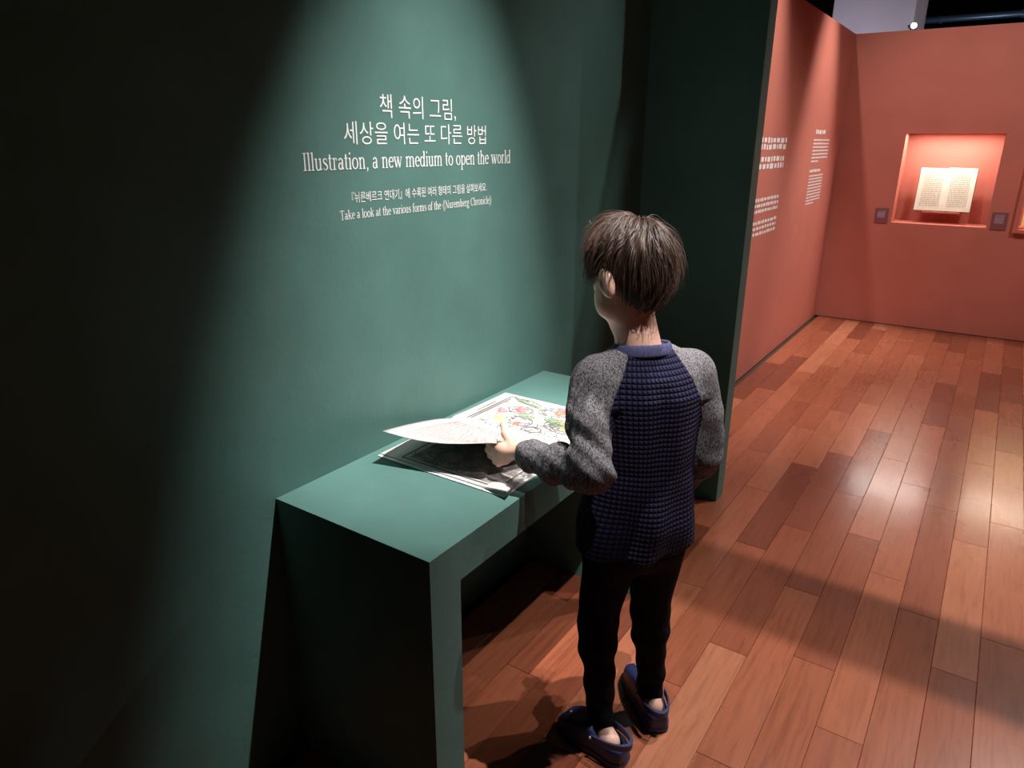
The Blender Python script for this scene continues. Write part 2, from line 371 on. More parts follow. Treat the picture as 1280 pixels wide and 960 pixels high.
def font_text(txt, y0, y1, z0, z1, parent, offset=0):
    cu = D.curves.new('t', 'FONT'); cu.body = txt; cu.size = 1; cu.offset = offset; cu.resolution_u = 3
    o = D.objects.new('t', cu); COL.objects.link(o); bpy.context.view_layer.update()
    me = D.meshes.new_from_object(o.evaluated_get(bpy.context.evaluated_depsgraph_get()))
    D.objects.remove(o)
    n = len(me.vertices); co = np.empty(n*3, 'f'); me.vertices.foreach_get('co', co); co = co.reshape(-1, 3)
    a, b = co.min(0), co.max(0); print('font', txt, n, a, b)
    new = np.zeros_like(co); new[:, 0] = .0008
    new[:, 1] = y0+(co[:, 0]-a[0])/(b[0]-a[0])*(y1-y0); new[:, 2] = z0+(co[:, 1]-a[1])/(b[1]-a[1])*(z1-z0)
    me.vertices.foreach_set('co', new.ravel()); me.materials.clear(); me.update()
    return link('lettering', me, M_white, parent)
font_text('책 속의 그림,', 1.352, 1.648, 1.600, 1.657, wl, -.004)
font_text('세상을 여는 또 다른 방법', 1.228, 1.788, 1.540, 1.592, wl, -.004)
font_text('『뉘른베르크 연대기』에 수록된 여러 형태의 그림을 살펴보세요.', 1.240, 1.790, 1.4055, 1.4315, wl)
# paint chip low contrast marks on the wall
vs = [(.0007, 2.452, 1.262), (.0007, 2.470, 1.246), (.0007, 2.473, 1.249), (.0007, 2.456, 1.266)]
link('paint_chip', mesh(vs, [(0, 1, 2, 3)]), M_white, wl)
# far orange wall: blocks of small white text, too fine to read
def text_block(parent, lines, seed, m=M_white):
    r = random.Random(seed); vs, fs = [], []
    for (y0, y1, z, h) in lines:
        y = y0
        while y < y1:
            l = r.uniform(.02, .075) if h < .02 else r.uniform(.03, .09)
            e = min(y+l, y1); n = max(1, int((e-y)/(h*1.5)))
            for k in range(n):
                a = y+(e-y)*k/n; b = a+(e-y)/n*.86
                zz = [z-h*.5*r.uniform(.75, 1), z+h*.5*r.uniform(.75, 1.1)]
                j = len(vs); vs += [(.0009, a, zz[0]), (.0009, b, zz[0]), (.0009, b, zz[1]), (.0009, a, zz[1])]; fs.append((j, j+1, j+2, j+3))
            y = e+h*.5
    return link('lettering', mesh(vs, fs), m, parent)
text_block(wfl, [(6.07, 6.42, 1.627, .034)], 1)
text_block(wfl, [(6.03, 6.60 if i < 6 else 6.28, 1.567-i*.0262, .013) for i in range(7)], 2)
text_block(wfl, [(6.03, 6.40, 1.338, .022)], 3)
text_block(wfl, [(6.03, 6.52 if i < 9 else 6.3, 1.30-i*.0235, .012) for i in range(10)], 4)
text_block(wfl, [(4.3, 5.24, 1.562, .034), (4.3, 5.24, 1.522, .034), (4.3, 5.22, 1.448, .034), (4.3, 5.22, 1.404, .034)], 5)
text_block(wfl, [(4.35, 5.20, 1.20-i*.036, .022) for i in range(3)] + [(4.35, 5.20, 1.055-i*.036, .022) for i in range(3)], 6)

# ------------------------------------------------------------------ green desk against the wall
TX, TY0, TY1, TZ, AP, PT = .477, .933, 2.143, .7434, .097, .099
prof = [(TY0, 0), (TY0+PT, 0), (TY0+PT, TZ-AP), (TY1-PT, TZ-AP), (TY1-PT, 0), (TY1, 0), (TY1, TZ), (TY0, TZ)]
bm = bmesh.new(); L_ = [[bm.verts.new((x, y, z)) for y, z in prof] for x in (.001, TX)]
for side in (0, 1):
    for q_ in ((0, 1, 2, 7), (7, 2, 3, 6), (3, 4, 5, 6)):
        f = bm.faces.new([L_[side][k] for k in (q_ if side else q_[::-1])])
for k in range(8): bm.faces.new([L_[0][k], L_[0][(k+1) % 8], L_[1][(k+1) % 8], L_[1][k]])
bmesh.ops.recalc_face_normals(bm, faces=bm.faces)
desk = link('reading_desk', bm_mesh(bm), M_green, None, (TX/2, (TY0+TY1)/2, 0))
tag(desk, 'dark green box-shaped reading desk fixed against the title wall', 'desk')

# ------------------------------------------------------------------ large picture book lying on the desk
BX0, BX1, BY0, BY1, BS = .035, .437, 1.252, 1.843, 1.55
BZ = TZ + .001
book = empty('picture_book', ((BX0+BX1)/2, BS, BZ), 'large open picture book on the green desk, one leaf being lifted', 'book')
link('cover', boxes([((BX0-.003, BY0-.009, BZ), (BX1+.009, BY1+.003, BZ+.002))]), M_white, book)
def sheet(x0, x1, y0, y1, zf, nx, ny, thick, name, m, parent, xf=None, yf=None):
    vs, fs = [], []
    for s_ in (0, 1):
        for i in range(nx+1):
            for j in range(ny+1):
                u, v = i/nx, j/ny; x, y, z = x0+(x1-x0)*u, y0+(y1-y0)*v, 0
                P = zf(u, v, x, y); P = (x, y, P) if not isinstance(P, tuple) else P
                vs.append((P[0], P[1], P[2]-(thick if s_ else 0)))
    N = (nx+1)*(ny+1); W_ = ny+1
    for i in range(nx):
        for j in range(ny):
            a = i*W_+j; fs.append((a, a+W_, a+W_+1, a+1)); fs.append((N+a, N+a+1, N+a+W_+1, N+a+W_))
    for i in range(nx):
        for j in (0, ny):
            a = i*W_+j; f = (a, N+a, N+a+W_, a+W_); fs.append(f if j == 0 else f[::-1])
    for j in range(ny):
        for i in (0, nx):
            a = i*W_+j; f = (a, a+1, N+a+1, N+a); fs.append(f if i == 0 else f[::-1])
    return link(name, mesh(vs, fs), m, parent, smooth=False)
hb = lambda y: .0085*math.exp(-((y-BS)/.05)**2) + .002
sheet(BX0, BX1, BS, BY1, lambda u, v, x, y: BZ+.009-.002*v+.006*math.exp(-v*6)*(1-math.exp(-v*30)), 4, 14, .007, 'right_page_block', M_page, book)
def leftz(u, v, x, y):   # v 0 = outer edge
    z = BZ+.006+.004*math.exp(-(1-v)*6)
    k = (max(0, (u-.86)/.14)*max(0, (.16-v)/.16))**.7; z += .017*k
    return (x+.020*k, y-.014*k, z)
sheet(BX0, BX1, BY0, BS, leftz, 20, 20, .0045, 'left_page_block', M_page, book)
# the lifted leaf
Ea, Eb = Vector((.080, 1.218, .838)), Vector((.372, 1.290, .852))
def leafpt(u, v):        # u: along spine (x), v: 0 spine -> 1 free edge
    x = BX0+.004+(BX1-.006-BX0)*u; sp = Vector((x, BS-.002, BZ+.012))
    u2 = u**1.0
    e = Ea.lerp(Eb, u2); e.z -= .018*math.sin(PI*u)*(1-.2*u)
    out = Vector((x, BS-.10, BZ+.045+.012*u))     # control point: leaf rises from the spine
    p = sp*(1-v)**2 + out*2*v*(1-v) + e*v*v
    return p
def leaf_mesh(thick=.0012):
    def zf(u, v, x, y):
        p = leafpt(u, v); return (p.x, p.y, p.z)
    return zf
lf = sheet(0, 1, 0, 1, leaf_mesh(), 16, 24, .0012, 'lifted_leaf', M_page, book)
lf.data.polygons.foreach_set('use_smooth', [True]*len(lf.data.polygons))
# print: framed picture on the right page, text columns and picture on the others
def on_right(u, v): # u across x (0 wall .. 1 boy), v across y (0 spine .. 1 outer)
    x = BX0+(BX1-BX0)*u; y = BS+(BY1-BS)*v
    return (x, y, BZ+.0095-.002*v+.006*math.exp(-v*6)*(1-math.exp(-v*30))+.0004)
def on_left(u, v):
    x = BX0+(BX1-BX0)*u; y = BS+(BY0-BS)*v
    return (x, y, BZ+.0065+.004*math.exp(-v*6)+.0003)
def on_leaf(u, v):
    p = leafpt(u, v); n = (leafpt(u, min(v+.02, 1))-leafpt(u, v-.02)).cross(leafpt(min(u+.02, 1), v)-leafpt(u-.02, v)).normalized()
    if n.z < 0: n = -n
    p = p+n*.0006; return (p.x, p.y, p.z)
def ribbon(pts, wd, surf, lift=0):
    vs, fs = [], []
    asp = (BX1-BX0)/(BY1-BS)
    for i, (u, v) in enumerate(pts):
        a = pts[max(i-1, 0)]; b = pts[min(i+1, len(pts)-1)]
        dx, dy = (b[0]-a[0])*asp, b[1]-a[1]; l = math.hypot(dx, dy) or 1
        for s_ in (-1, 1):
            P = surf(u-s_*dy/l*wd/asp, v+s_*dx/l*wd); vs.append((P[0], P[1], P[2]+lift))
    for i in range(len(pts)-1): fs.append((2*i, 2*i+1, 2*i+3, 2*i+2))
    return vs, fs
def merge(parts):
    V, Fc = [], []
    for vs, fs in parts: n = len(V); V += vs; Fc += [tuple(k+n for k in f) for f in fs]
    return mesh(V, Fc)
def blob(cu, cv, ru, rv, rot, surf, seed, lift=0):
    r = random.Random(seed); n = 14; vs = [tuple(surf(cu, cv))]; vs[0] = (vs[0][0], vs[0][1], vs[0][2]+lift)
    for i in range(n):
        a = 2*PI*i/n; k = r.uniform(.8, 1.12); dx, dy = ru*k*math.cos(a), rv*k*math.sin(a)
        P = surf(cu+dx*math.cos(rot)-dy*math.sin(rot), cv+dx*math.sin(rot)+dy*math.cos(rot)); vs.append((P[0], P[1], P[2]+lift))
    return vs, [(0, 1+i, 1+(i+1) % n) for i in range(n)]
rr = random.Random(5)
def wob(cu, cv, ru, rv, rot, a0=0, a1=2*PI, n=18, j=.06):
    P = []
    for i in range(n+1):
        a = a0+(a1-a0)*i/n; k = 1+rr.uniform(-j, j); dx, dy = ru*k*math.cos(a), rv*k*math.sin(a)
        P.append((cu+dx*math.cos(rot)-dy*math.sin(rot), cv+dx*math.sin(rot)+dy*math.cos(rot)))
    return P
ink = []
fr = [(.10, .10), (.10, .93)], [(.125, .12), (.125, .86)], [(.10, .93), (.16, .93)], [(.06, .35), (.06, .7)]
for f_ in fr: ink.append(ribbon(f_, .0085, on_right))
shapes = [(.34, .62, .10, .17, .5), (.30, .86, .05, .22, 1.3), (.55, .72, .09, .13, .2), (.45, .35, .11, .2, .7), (.70, .80, .12, .14, .1), (.78, .45, .14, .28, .9), (.62, .22, .08, .12, .4), (.88, .70, .07, .18, 1.2)]
for (cu, cv, ru, rv, ro) in shapes:
    ink.append(ribbon(wob(cu, cv, ru, rv*.6, ro), .0048, on_right, .0002))
    ink.append(ribbon(wob(cu, cv, ru*.7, rv*.4, ro, .3, 4.6), .0040, on_right, .0002))
for k in range(420):
    cu, cv = rr.uniform(.16, .94), rr.uniform(.08, .93); a = rr.uniform(0, 6.28); l = rr.uniform(.012, .05)
    ink.append(ribbon([(cu, cv), (cu+l*.5*math.cos(a), cv+l*.5*math.sin(a)), (cu+l*math.cos(a+.5), cv+l*math.sin(a+.5))], .0030, on_right, .0002))
for k in range(9): ink.append(ribbon([(.62+k*.035, .30+k*.02), (.74+k*.03, .62+k*.02)], .0040, on_right, .0002))
link('ink_drawing', merge(ink), M_ink, book)
for b_ in (blob(.34, .62, .05, .10, .5, on_right, 1), blob(.22, .50, .04, .08, .4, on_right, 2), blob(.60, .88, .05, .06, 0, on_right, 8), blob(.36, .66, .03, .05, 0, on_right, 9, .0001),): link('coloured_patch', mesh(*b_), M_redink, book)
for b_ in (blob(.70, .84, .08, .09, .2, on_right, 3), blob(.62, .76, .04, .05, 0, on_right, 4), blob(.47, .28, .04, .06, 0, on_right, 7),): link('coloured_patch', mesh(*b_), M_orangeink, book)
for b_ in (blob(.31, .84, .035, .17, 1.2, on_right, 5), blob(.44, .52, .07, .10, .7, on_right, 6), blob(.70, .52, .07, .16, .9, on_right, 10), blob(.52, .66, .04, .05, 0, on_right, 16),): link('coloured_patch', mesh(*b_), M_greenink, book)
for b_ in (blob(.80, .50, .10, .16, .9, on_right, 11), blob(.86, .72, .05, .10, .5, on_right, 12), blob(.30, .30, .05, .09, .6, on_right, 17),): link('coloured_patch', mesh(*b_), M_yellowink, book)
for b_ in (blob(.52, .30, .05, .07, .2, on_right, 13), blob(.50, .84, .05, .05, .2, on_right, 14),): link('coloured_patch', mesh(*b_), M_blueink, book)
tx = []
for k in range(26):
    v = .12+k*.031
    u = .12
    while u < .9:
        l = rr.uniform(.02, .06); tx.append(ribbon([(u, v), (min(u+l, .9), v)], .0060, on_leaf)); u += l+.012
link('printed_text', merge(tx), M_greyink, book)
M_plate = noisy('dark_printed_plate', (.10, .085, .08), (.34, .30, .29), 26, .6)
vs, fs = [], []
for i in range(13):
    for j in range(13): vs.append(on_left(.20+.72*i/12, .18+.74*j/12)); vs[-1] = (vs[-1][0], vs[-1][1], vs[-1][2]-.00015)
fs = [(i*13+j, i*13+j+1, i*13+j+14, i*13+j+13) for i in range(12) for j in range(12)]
link('printed_plate', mesh(vs, fs), M_plate, book)
lt = []
for k in range(90):
    cu, cv = rr.uniform(.2, .95), rr.uniform(.25, .9); a = rr.uniform(0, 6.28)
    lt.append(ribbon(wob(cu, cv, rr.uniform(.02, .08), rr.uniform(.02, .07), a, 0, rr.uniform(2, 5), 8), rr.uniform(.003, .008), on_left))
for f_ in ([(.16, .15), (.16, .95)], [(.16, .95), (.97, .95)], [(.94, .10), (.94, .95)]): lt.append(ribbon(f_, .010, on_left))
link('ink_drawing', merge(lt), M_ink, book)

# ------------------------------------------------------------------ manuscript in the niche of the end wall
ar = D.lights.new('niche_strip', 'AREA'); ar.shape = 'RECTANGLE'; ar.size = .62; ar.size_y = .03; ar.energy = 8; ar.color = (1, .93, .84)
ao = D.objects.new('niche_strip', ar); COL.objects.link(ao); ao.location = (.855, YB+.10, NZ1-.004)
ar2 = D.lights.new('niche_strip', 'AREA'); ar2.shape = 'RECTANGLE'; ar2.size = .6; ar2.size_y = .03; ar2.energy = 8; ar2.color = (1, .88, .66)
ao2 = D.objects.new('niche_strip', ar2); COL.objects.link(ao2); ao2.location = (1.77, YB+.08, CZ1-.004)
def open_manuscript(xa, xb, za, zb, y, label, pm, seed):
    xm = (xa+xb)/2
    t = empty('manuscript', (xm, y, za), label, 'manuscript')
    tilt = .16
    def pt(u, s_, h):        # s_: 0 bottom .. 1 top ; u -1..1 ; h out of page
        zc = za+(zb-za)*s_; yy = y+.02+tilt*(zb-za)*s_-h
        return (xm+(xb-xa)/2*u, yy, zc)
    for side in (-1, 1):
        vs, fs = [], []; n = 10
        for lay in (0, 1):
            for i in range(n+1):
                u = i/n; h = .018*math.sin(min(1, u*3)*PI/2)-.006*u
                if lay: h = 0
                for s_ in (0, 1): vs.append(pt(side*u*(1 if not lay else 1.0), s_ + (.012*side*(1-u) if s_ else 0), h))
        N = 2*(n+1)
        for i in range(n):
            a = 2*i; f = (a, a+2, a+3, a+1); fs += [f, tuple(N+k for k in f[::-1]), (a, N+a, N+a+2, a+2), (a+1, a+3, N+a+3, N+a+1)]
        a = 2*n; fs.append((a, N+a, N+a+1, a+1)); fs.append((0, 1, N+1, N))
        link('page_block', mesh(vs, fs), pm, t)
    r = random.Random(seed)
    for side in (-1, 1):
        vs, fs = [], []
        for k in range(17):
            s_ = .12+k*.047; u = .14
            while u < .84:
                l = r.uniform(.03, .12); e = min(u+l, .84)
                for ss in (s_-.006, s_+.006):
                    for uu in (u, e):
                        h = .018*math.sin(min(1, uu*3)*PI/2)-.006*uu+.0012; vs.append(pt(side*uu, ss, h))
                j = len(vs)-4; fs.append((j, j+1, j+3, j+2)); u = e+.025
        link('handwriting', mesh(vs, fs), M_brownink, t)
    vs = [pt(-1.03, -.02, -.004), pt(1.03, -.02, -.004), pt(1.03, 1.0, -.004), pt(-1.03, 1.0, -.004)]
    vs += [(a, b+.006, c) for a, b, c in vs]
    link('binding', mesh(vs, [(0, 1, 2, 3), (7, 6, 5, 4), (0, 4, 5, 1), (1, 5, 6, 2), (2, 6, 7, 3), (3, 7, 4, 0)]), mat('leather_binding', (.30, .16, .10), .6), t)
    c = link('cradle', boxes([((xm-.14, y-.005, za-.02), (xm+.14, y+.03, za-.006)), ((xm-.03, y+.03, za-.018), (xm+.03, YB+ND-.0005, za-.008))], .002), M_orange, t)
    return t
open_manuscript(.648, 1.062, 1.002, 1.350, YB+.12, 'open cream manuscript with brown handwriting in the lit square niche', M_oldpage, 3)
# second showcase at the right edge
sc = empty('display_case', (1.77, YB-.03, CZ0), 'terracotta framed display case at the right end, proud of the wall', 'display case')
f0, f1 = YB-.045, YB-.0005
link('case_frame', boxes([((1.385, f0, .872), (CX0, f1, 1.61)), ((CX1, f0, .872), (2.155, f1, 1.61)), ((CX0, f0, .872), (CX1, f1, CZ0)), ((CX0, f0, CZ1), (CX1, f1, 1.61))]), M_orange, sc)
ym = empty('manuscript', (1.72, YB+.02, .92), 'yellow-lit manuscript leaf inside the case at the right edge', 'manuscript')
bm = bmesh.new(); add_box(bm, (1.435, YB+.02, CZ0+.026), (2.0, YB+.03, 1.25), 0)
for v in bm.verts: v.co.y += (v.co.z-.92)*.25
link('leaf', bm_mesh(bm), M_yellow, ym)
link('stand', boxes([((1.55, YB+.012, CZ0+.001), (1.9, YB+.06, CZ0+.024))], .002), M_cradle, ym)
# captions beside the niches
def caption(x0, x1, z0, z1, label):
    t = empty('caption_plate', ((x0+x1)/2, YB-.004, z0), label, 'caption', 'purple caption plates on the end wall')
    link('plate', boxes([((x0, YB-.008, z0), (x1, YB-.0005, z1))], .0008), M_label, t)
    def bar(n, a, b, c, d, m): return link(n, mesh([(a, YB-.0086, c), (b, YB-.0086, c), (b, YB-.0086, d), (a, YB-.0086, d)], [(0, 1, 2, 3)]), m, t)
    W, Hh = x1-x0, z1-z0
    vs, fs = [], []; r = random.Random(int(x0*100))
    for k in range(7):
        x = x0+.2*W
        while x < x0+.78*W:
            e = min(x+r.uniform(.006, .012), x0+.78*W); zc = z0+Hh*(.83-k*.018*1.2) if k < 2 else z0+Hh*(.70-(k-2)*.075); h = .006 if k < 2 else .0022
            j = len(vs); vs += [(x, YB-.0086, zc-h), (e, YB-.0086, zc-h), (e, YB-.0086, zc+h), (x, YB-.0086, zc+h)]; fs.append((j, j+1, j+2, j+3)); x = e+.002
    link('caption_text', mesh(vs, fs), M_labelgrey, t)
caption(.373, .474, .886, 1.012, 'small purple caption plate left of the lit square niche')
caption(1.230, 1.338, .886, 1.022, 'small purple caption plate between the niche and the right-hand case')
# ------------------------------------------------------------------ the boy: implicit surfaces meshed with surface nets
def surface_nets(fn, lo, hi, h, coarse=8):
    lo = np.array(lo, float); n = np.ceil((np.array(hi)-lo)/h/coarse).astype(int)*coarse+1
    nb = (n-1)//coarse; cs = coarse*h
    g = np.stack(np.meshgrid(*[lo[i]+(np.arange(nb[i])+.5)*cs for i in range(3)], indexing='ij'), -1)
    d = fn(g.reshape(-1, 3)).reshape(nb)
    vol = np.repeat(np.repeat(np.repeat(np.where(d > 0, 1., -1.), coarse, 0), coarse, 1), coarse, 2).astype('f')
    vol = np.pad(vol, ((0, 1),)*3, mode='edge')
    act = np.argwhere(np.abs(d) < cs*1.25)
    k = np.stack(np.meshgrid(*[np.arange(coarse+1)]*3, indexing='ij'), -1).reshape(-1, 3)
    idx = (act[:, None, :]*coarse + k[None]).reshape(-1, 3)
    flat = np.unique(np.ravel_multi_index(idx.T, vol.shape))
    ii = np.stack(np.unravel_index(flat, vol.shape), -1)
    out = np.empty(len(ii), 'f')
    for s in range(0, len(ii), 400000): out[s:s+400000] = fn(lo+ii[s:s+400000]*h)
    vol.ravel()[flat] = out
    neg = vol < 0
    c = [(a, b, e) for a in (0, 1) for b in (0, 1) for e in (0, 1)]
    sl = lambda v, o: v[o[0]:v.shape[0]-1+o[0], o[1]:v.shape[1]-1+o[1], o[2]:v.shape[2]-1+o[2]]
    cnt = sum(sl(neg, o).astype(np.int8) for o in c)
    cells = np.argwhere((cnt > 0) & (cnt < 8))
    ids = -np.ones(cnt.shape, np.int64); ids[tuple(cells.T)] = np.arange(len(cells))
    acc = np.zeros((len(cells), 3)); num = np.zeros(len(cells))
    for ia, a in enumerate(c):
        for b in c[ia+1:]:
            df = [b[i]-a[i] for i in range(3)]
            if sum(map(abs, df)) != 1: continue
            va = vol[tuple((cells+a).T)]; vb = vol[tuple((cells+b).T)]
            m = (va < 0) != (vb < 0); t = np.where(m, va/(va-vb+1e-12), 0)
            p = np.array(a)+t[:, None]*np.array(df); acc += p*m[:, None]; num += m
    V = lo+(cells+acc/num[:, None])*h
    Fs = []
    for ax in range(3):
        o = [0, 0, 0]; o[ax] = 1
        A = neg[tuple(slice(0, s-(1 if i == ax else 0)) for i, s in enumerate(neg.shape))]
        B = neg[tuple(slice(1 if i == ax else 0, s) for i, s in enumerate(neg.shape))]
        e = np.argwhere(A != B); u, w_ = [(1, 2), (2, 0), (0, 1)][ax]
        ok = (e[:, u] > 0) & (e[:, w_] > 0) & (e[:, u] < ids.shape[u]) & (e[:, w_] < ids.shape[w_]); e = e[ok]
        q = []
        for du, dw in ((-1, -1), (0, -1), (0, 0), (-1, 0)):
            x = e.copy(); x[:, u] += du; x[:, w_] += dw; q.append(ids[tuple(x.T)])
        q = np.stack(q, -1); fl = ~neg[tuple(e.T)]; q[fl] = q[fl][:, ::-1]; Fs.append(q)
    Fq = np.concatenate(Fs); Fq = Fq[(Fq >= 0).all(1)]
    return V, Fq
def np_mesh(V, Fq):
    me = D.meshes.new('mesh'); me.vertices.add(len(V)); me.vertices.foreach_set('co', np.asarray(V, 'f').ravel())
    me.loops.add(len(Fq)*4); me.loops.foreach_set('vertex_index', Fq.ravel().astype('i'))
    me.polygons.add(len(Fq)); me.polygons.foreach_set('loop_start', (np.arange(len(Fq))*4).astype('i'))
    me.update(calc_edges=True); me.validate(); return me
def submesh(V, Fq, mask):
    f = Fq[mask]; u, inv = np.unique(f, return_inverse=True); return V[u], inv.reshape(f.shape)
def cone(P, a, b, ra, rb):
    a = np.array(a, float); b = np.array(b, float); ab = b-a; t = np.clip(((P-a)@ab)/(ab@ab), 0, 1)
    return np.linalg.norm(P-a-t[:, None]*ab, axis=1)-(ra+(rb-ra)*t)
def ellip(P, c, s, R=None):
    q = P-np.array(c, float)
    if R is not None: q = q@R
    s = np.array(s, float); k0 = np.linalg.norm(q/s, axis=1); k1 = np.linalg.norm(q/s**2, axis=1)+1e-9
    return k0*(k0-1)/k1
def smin(a, b, k):
    hh = np.clip(.5+.5*(b-a)/k, 0, 1); return b*(1-hh)+a*hh-k*hh*(1-hh)
def smax(a, b, k): return -smin(-a, -b, k)
def chain(P, pts, k=.02):
    d = None
    for (a, ra), (b, rb) in zip(pts, pts[1:]):
        e = cone(P, a, b, ra, rb); d = e if d is None else smin(d, e, k)
    return d
OB = np.array([.66, 1.48, 0]); RV = np.array([.622, .783, 0]); FV = np.array([-.783, .622, 0])
RV /= np.linalg.norm(RV); FV = np.array([-RV[1], RV[0], 0])
BM = np.stack([RV, FV, [0, 0, 1]])               # rows: local axes in world
def to_world(V): return V@BM+OB
# joints (right, forward, up)
NECK = (.005, -.012, 1.10); SHL = (-.114, -.005, 1.024); ELL = (-.148, -.090, .842); WRL = (-.258, .066, .834)
SHR = (.150, -.005, 1.020); ELR = (.196, -.015, .805); WRR = (.165, .105, .655)
def fold(P, a, b, amp, freq, ph=0):
    a = np.array(a); b = np.array(b); ab = b-a; L = np.linalg.norm(ab); t = ((P-a)@ab)/L
    w_ = np.sin(t*freq+ph+6*P[:, 0]*3+P[:, 2]*14)+.5*np.sin(t*freq*2.1+P[:, 1]*60+1.3*ph); return amp*w_*np.exp(-((t-L*.5)/(L*.7))**2)
def sleeve_l(P):
    d = chain(P, [(SHL, .052), ((-.138, -.050, .935), .052), (ELL, .053), ((-.195, -.018, .834), .050), ((-.243, .045, .834), .038), (WRL, .033)], .008)
    d = d+fold(P, ELL, WRL, .0045, 100)+fold(P, (-.12, -.05, .90), (-.18, -.08, .84), .0045, 85, 2)+.0012*np.sin(P[:, 0]*70+P[:, 2]*35)
    return d
def sleeve_r(P):
    d = chain(P, [(SHR, .052), ((.185, -.012, .92), .048), (ELR, .047), ((.185, .045, .72), .042), (WRR, .034)], .008)
    return d+fold(P, ELR, WRR, .0034, 80)+.0014*np.sin(P[:, 0]*60+P[:, 2]*55)
TZs = np.array([.50, .565, .65, .72, .80, .92, .99, 1.04, 1.08, 1.12])
TA = np.array([.158, .158, .154, .145, .136, .140, .142, .120, .085, .055]); TB = np.array([.112, .112, .112, .106, .100, .102, .098, .085, .068, .05])
TC = np.array([.022, .022, .030, .036, .036, .032, .026, .018, .010, .004]); TF = np.array([.004, .004, .008, .012, .012, .002, -.008, -.012, -.010, -.012])
def torso(P):
    z = P[:, 2]; a = np.interp(z, TZs, TA); b = np.interp(z, TZs, TB); c = np.interp(z, TZs, TC); f0 = np.interp(z, TZs, TF)
    r = P[:, 0]-c; f = P[:, 1]-f0; k0 = np.sqrt((r/a)**2+(f/b)**2)+1e-6; k1 = np.sqrt((r/a**2)**2+(f/b**2)**2)+1e-6
    d = k0*(k0-1)/k1
    d = smin(d, cone(P, (-.02, -.01, 1.060), (-.10, -.008, 1.034), .052, .046), .03)
    d = smin(d, cone(P, (.03, -.01, 1.060), (.135, -.008, 1.030), .052, .046), .03)
    rg = np.exp(-((r-.015-(z-.75)*.25)/.035)**2)*(f < 0)*np.clip((.92-z)/.12, 0, 1); d = d-.009*rg+.005*np.exp(-((r+.065)/.03)**2)*(f < 0)*np.clip((.95-z)/.15, 0, 1)
    # drapes: long soft vertical folds and a sag over the hem
    ang = np.arctan2(r, -f)
    d = d+.0045*np.sin(ang*5+z*9)*np.clip((1.0-z)/.3, 0, 1)+.003*np.sin(z*34+ang*3)*np.clip((.78-z)/.12, 0, 1)
    d = d+.006*np.exp(-((r+.005)/.022)**2)*(f < 0)*np.clip((z-.75)/.15, 0, 1)*np.clip((1.04-z)/.05, 0, 1)
    d = smax(d, z-1.105, .01)
    return smax(d, (.578-z)+.0035*np.sin(ang*7), .008)
def sweater(P):
    d = torso(P); l = sleeve_l(P); r = sleeve_r(P)
    hi_ = P[:, 2] > .97; k = np.where(hi_, .035, .012)
    d = smin(smin(d, l, k), r, k)
    wl_ = (P-np.array(WRL))@((np.array(WRL)-np.array((-.195, -.018, .834)))/.105)      # cut at the cuffs
    d = np.where(l < .03, smax(d, wl_-.004, .004), d)
    ax = np.array(WRR)-np.array((.185, .045, .72)); ax /= np.linalg.norm(ax)
    wr_ = (P-np.array(WRR))@ax; d = np.where(r < .03, smax(d, wr_-.004, .004), d)
    nk = cone(P, (.004, -.012, 1.06), (.0, .004, 1.24), .060, .060)
    return smax(d, -nk, .006)
# head frame
HF = np.array([-.957, .282, 0]); HF /= np.linalg.norm(HF)
hf_l = BM@HF; pitch = math.radians(26)
fwd = hf_l*math.cos(pitch)+np.array([0, 0, -math.sin(pitch)]); hr_l = np.cross(hf_l, [0, 0, 1]); hu = np.cross(hr_l, fwd)
HM = np.stack([hr_l, fwd, hu]); HC = np.array([-.034, .008, 1.278])
def head(P):
    q = (P-HC)@HM.T
    d = ellip(q, (0, -.008, .015), (.072, .088, .083))
    d = smin(d, ellip(q, (0, .030, -.050), (.061, .061, .072)), .03)
    d = smin(d, ellip(q, (0, .066, -.108), (.023, .018, .016)), .025)
    for s in (-1, 1):
        d = smin(d, ellip(q, (.037*s, .050, -.060), (.029, .030, .032)), .02)
        d = smax(d, -ellip(q, (.030*s, .098, -.012), (.017, .014, .012)), .012)
        e = ellip(q, (.081*s, -.004, -.022), (.011, .021, .034)); e = smax(e, -ellip(q, (.094*s, .004, -.020), (.010, .011, .020)), .004)
        e = smin(e, ellip(q, (.074*s, .002, -.046), (.006, .009, .009)), .006); d = smin(d, e, .006)
    d = smin(d, cone(q, (0, .088, -.012), (0, .103, -.040), .006, .010), .010)
    d = smin(d, ellip(q, (.0, .090, -.068), (.019, .008, .0045)), .005); d = smin(d, ellip(q, (0, .088, -.077), (.016, .008, .005)), .004)
    return d
LK = [(-0.312, 0.131, 0.829), (-0.315, 0.128, 0.815), (-0.312, 0.122, 0.802), (-0.305, 0.113, 0.790)]
def fingers_l():
    C = []
    for i, K in enumerate(LK):
        K = np.array(K); s = (.9, 1, .93, .75)[i]; r0 = (.0078, .0080, .0076, .0068)[i]
        p1 = K+np.array((-.25, .95, -.06-.02*i))*.026*s; p2 = p1+np.array((.62, .75, -.10))*.018*s; p3 = p2+np.array((.98, .15, -.10))*.014*s
        C.append([(tuple(K), r0+.0006), (tuple(p1), r0), (tuple(p2), r0*.92), (tuple(p3), r0*.82)])
    return C
FL = fingers_l()
TH_L = [((-0.274, 0.095, 0.842), .013), ((-0.282, 0.131, 0.86), .0105), ((-0.276, 0.165, 0.87), .0092), ((-0.268, 0.187, 0.87), .0078)]
RK = [(.150, .190, .585), (.163, .186, .578), (.175, .178, .575), (.185, .168, .577)]
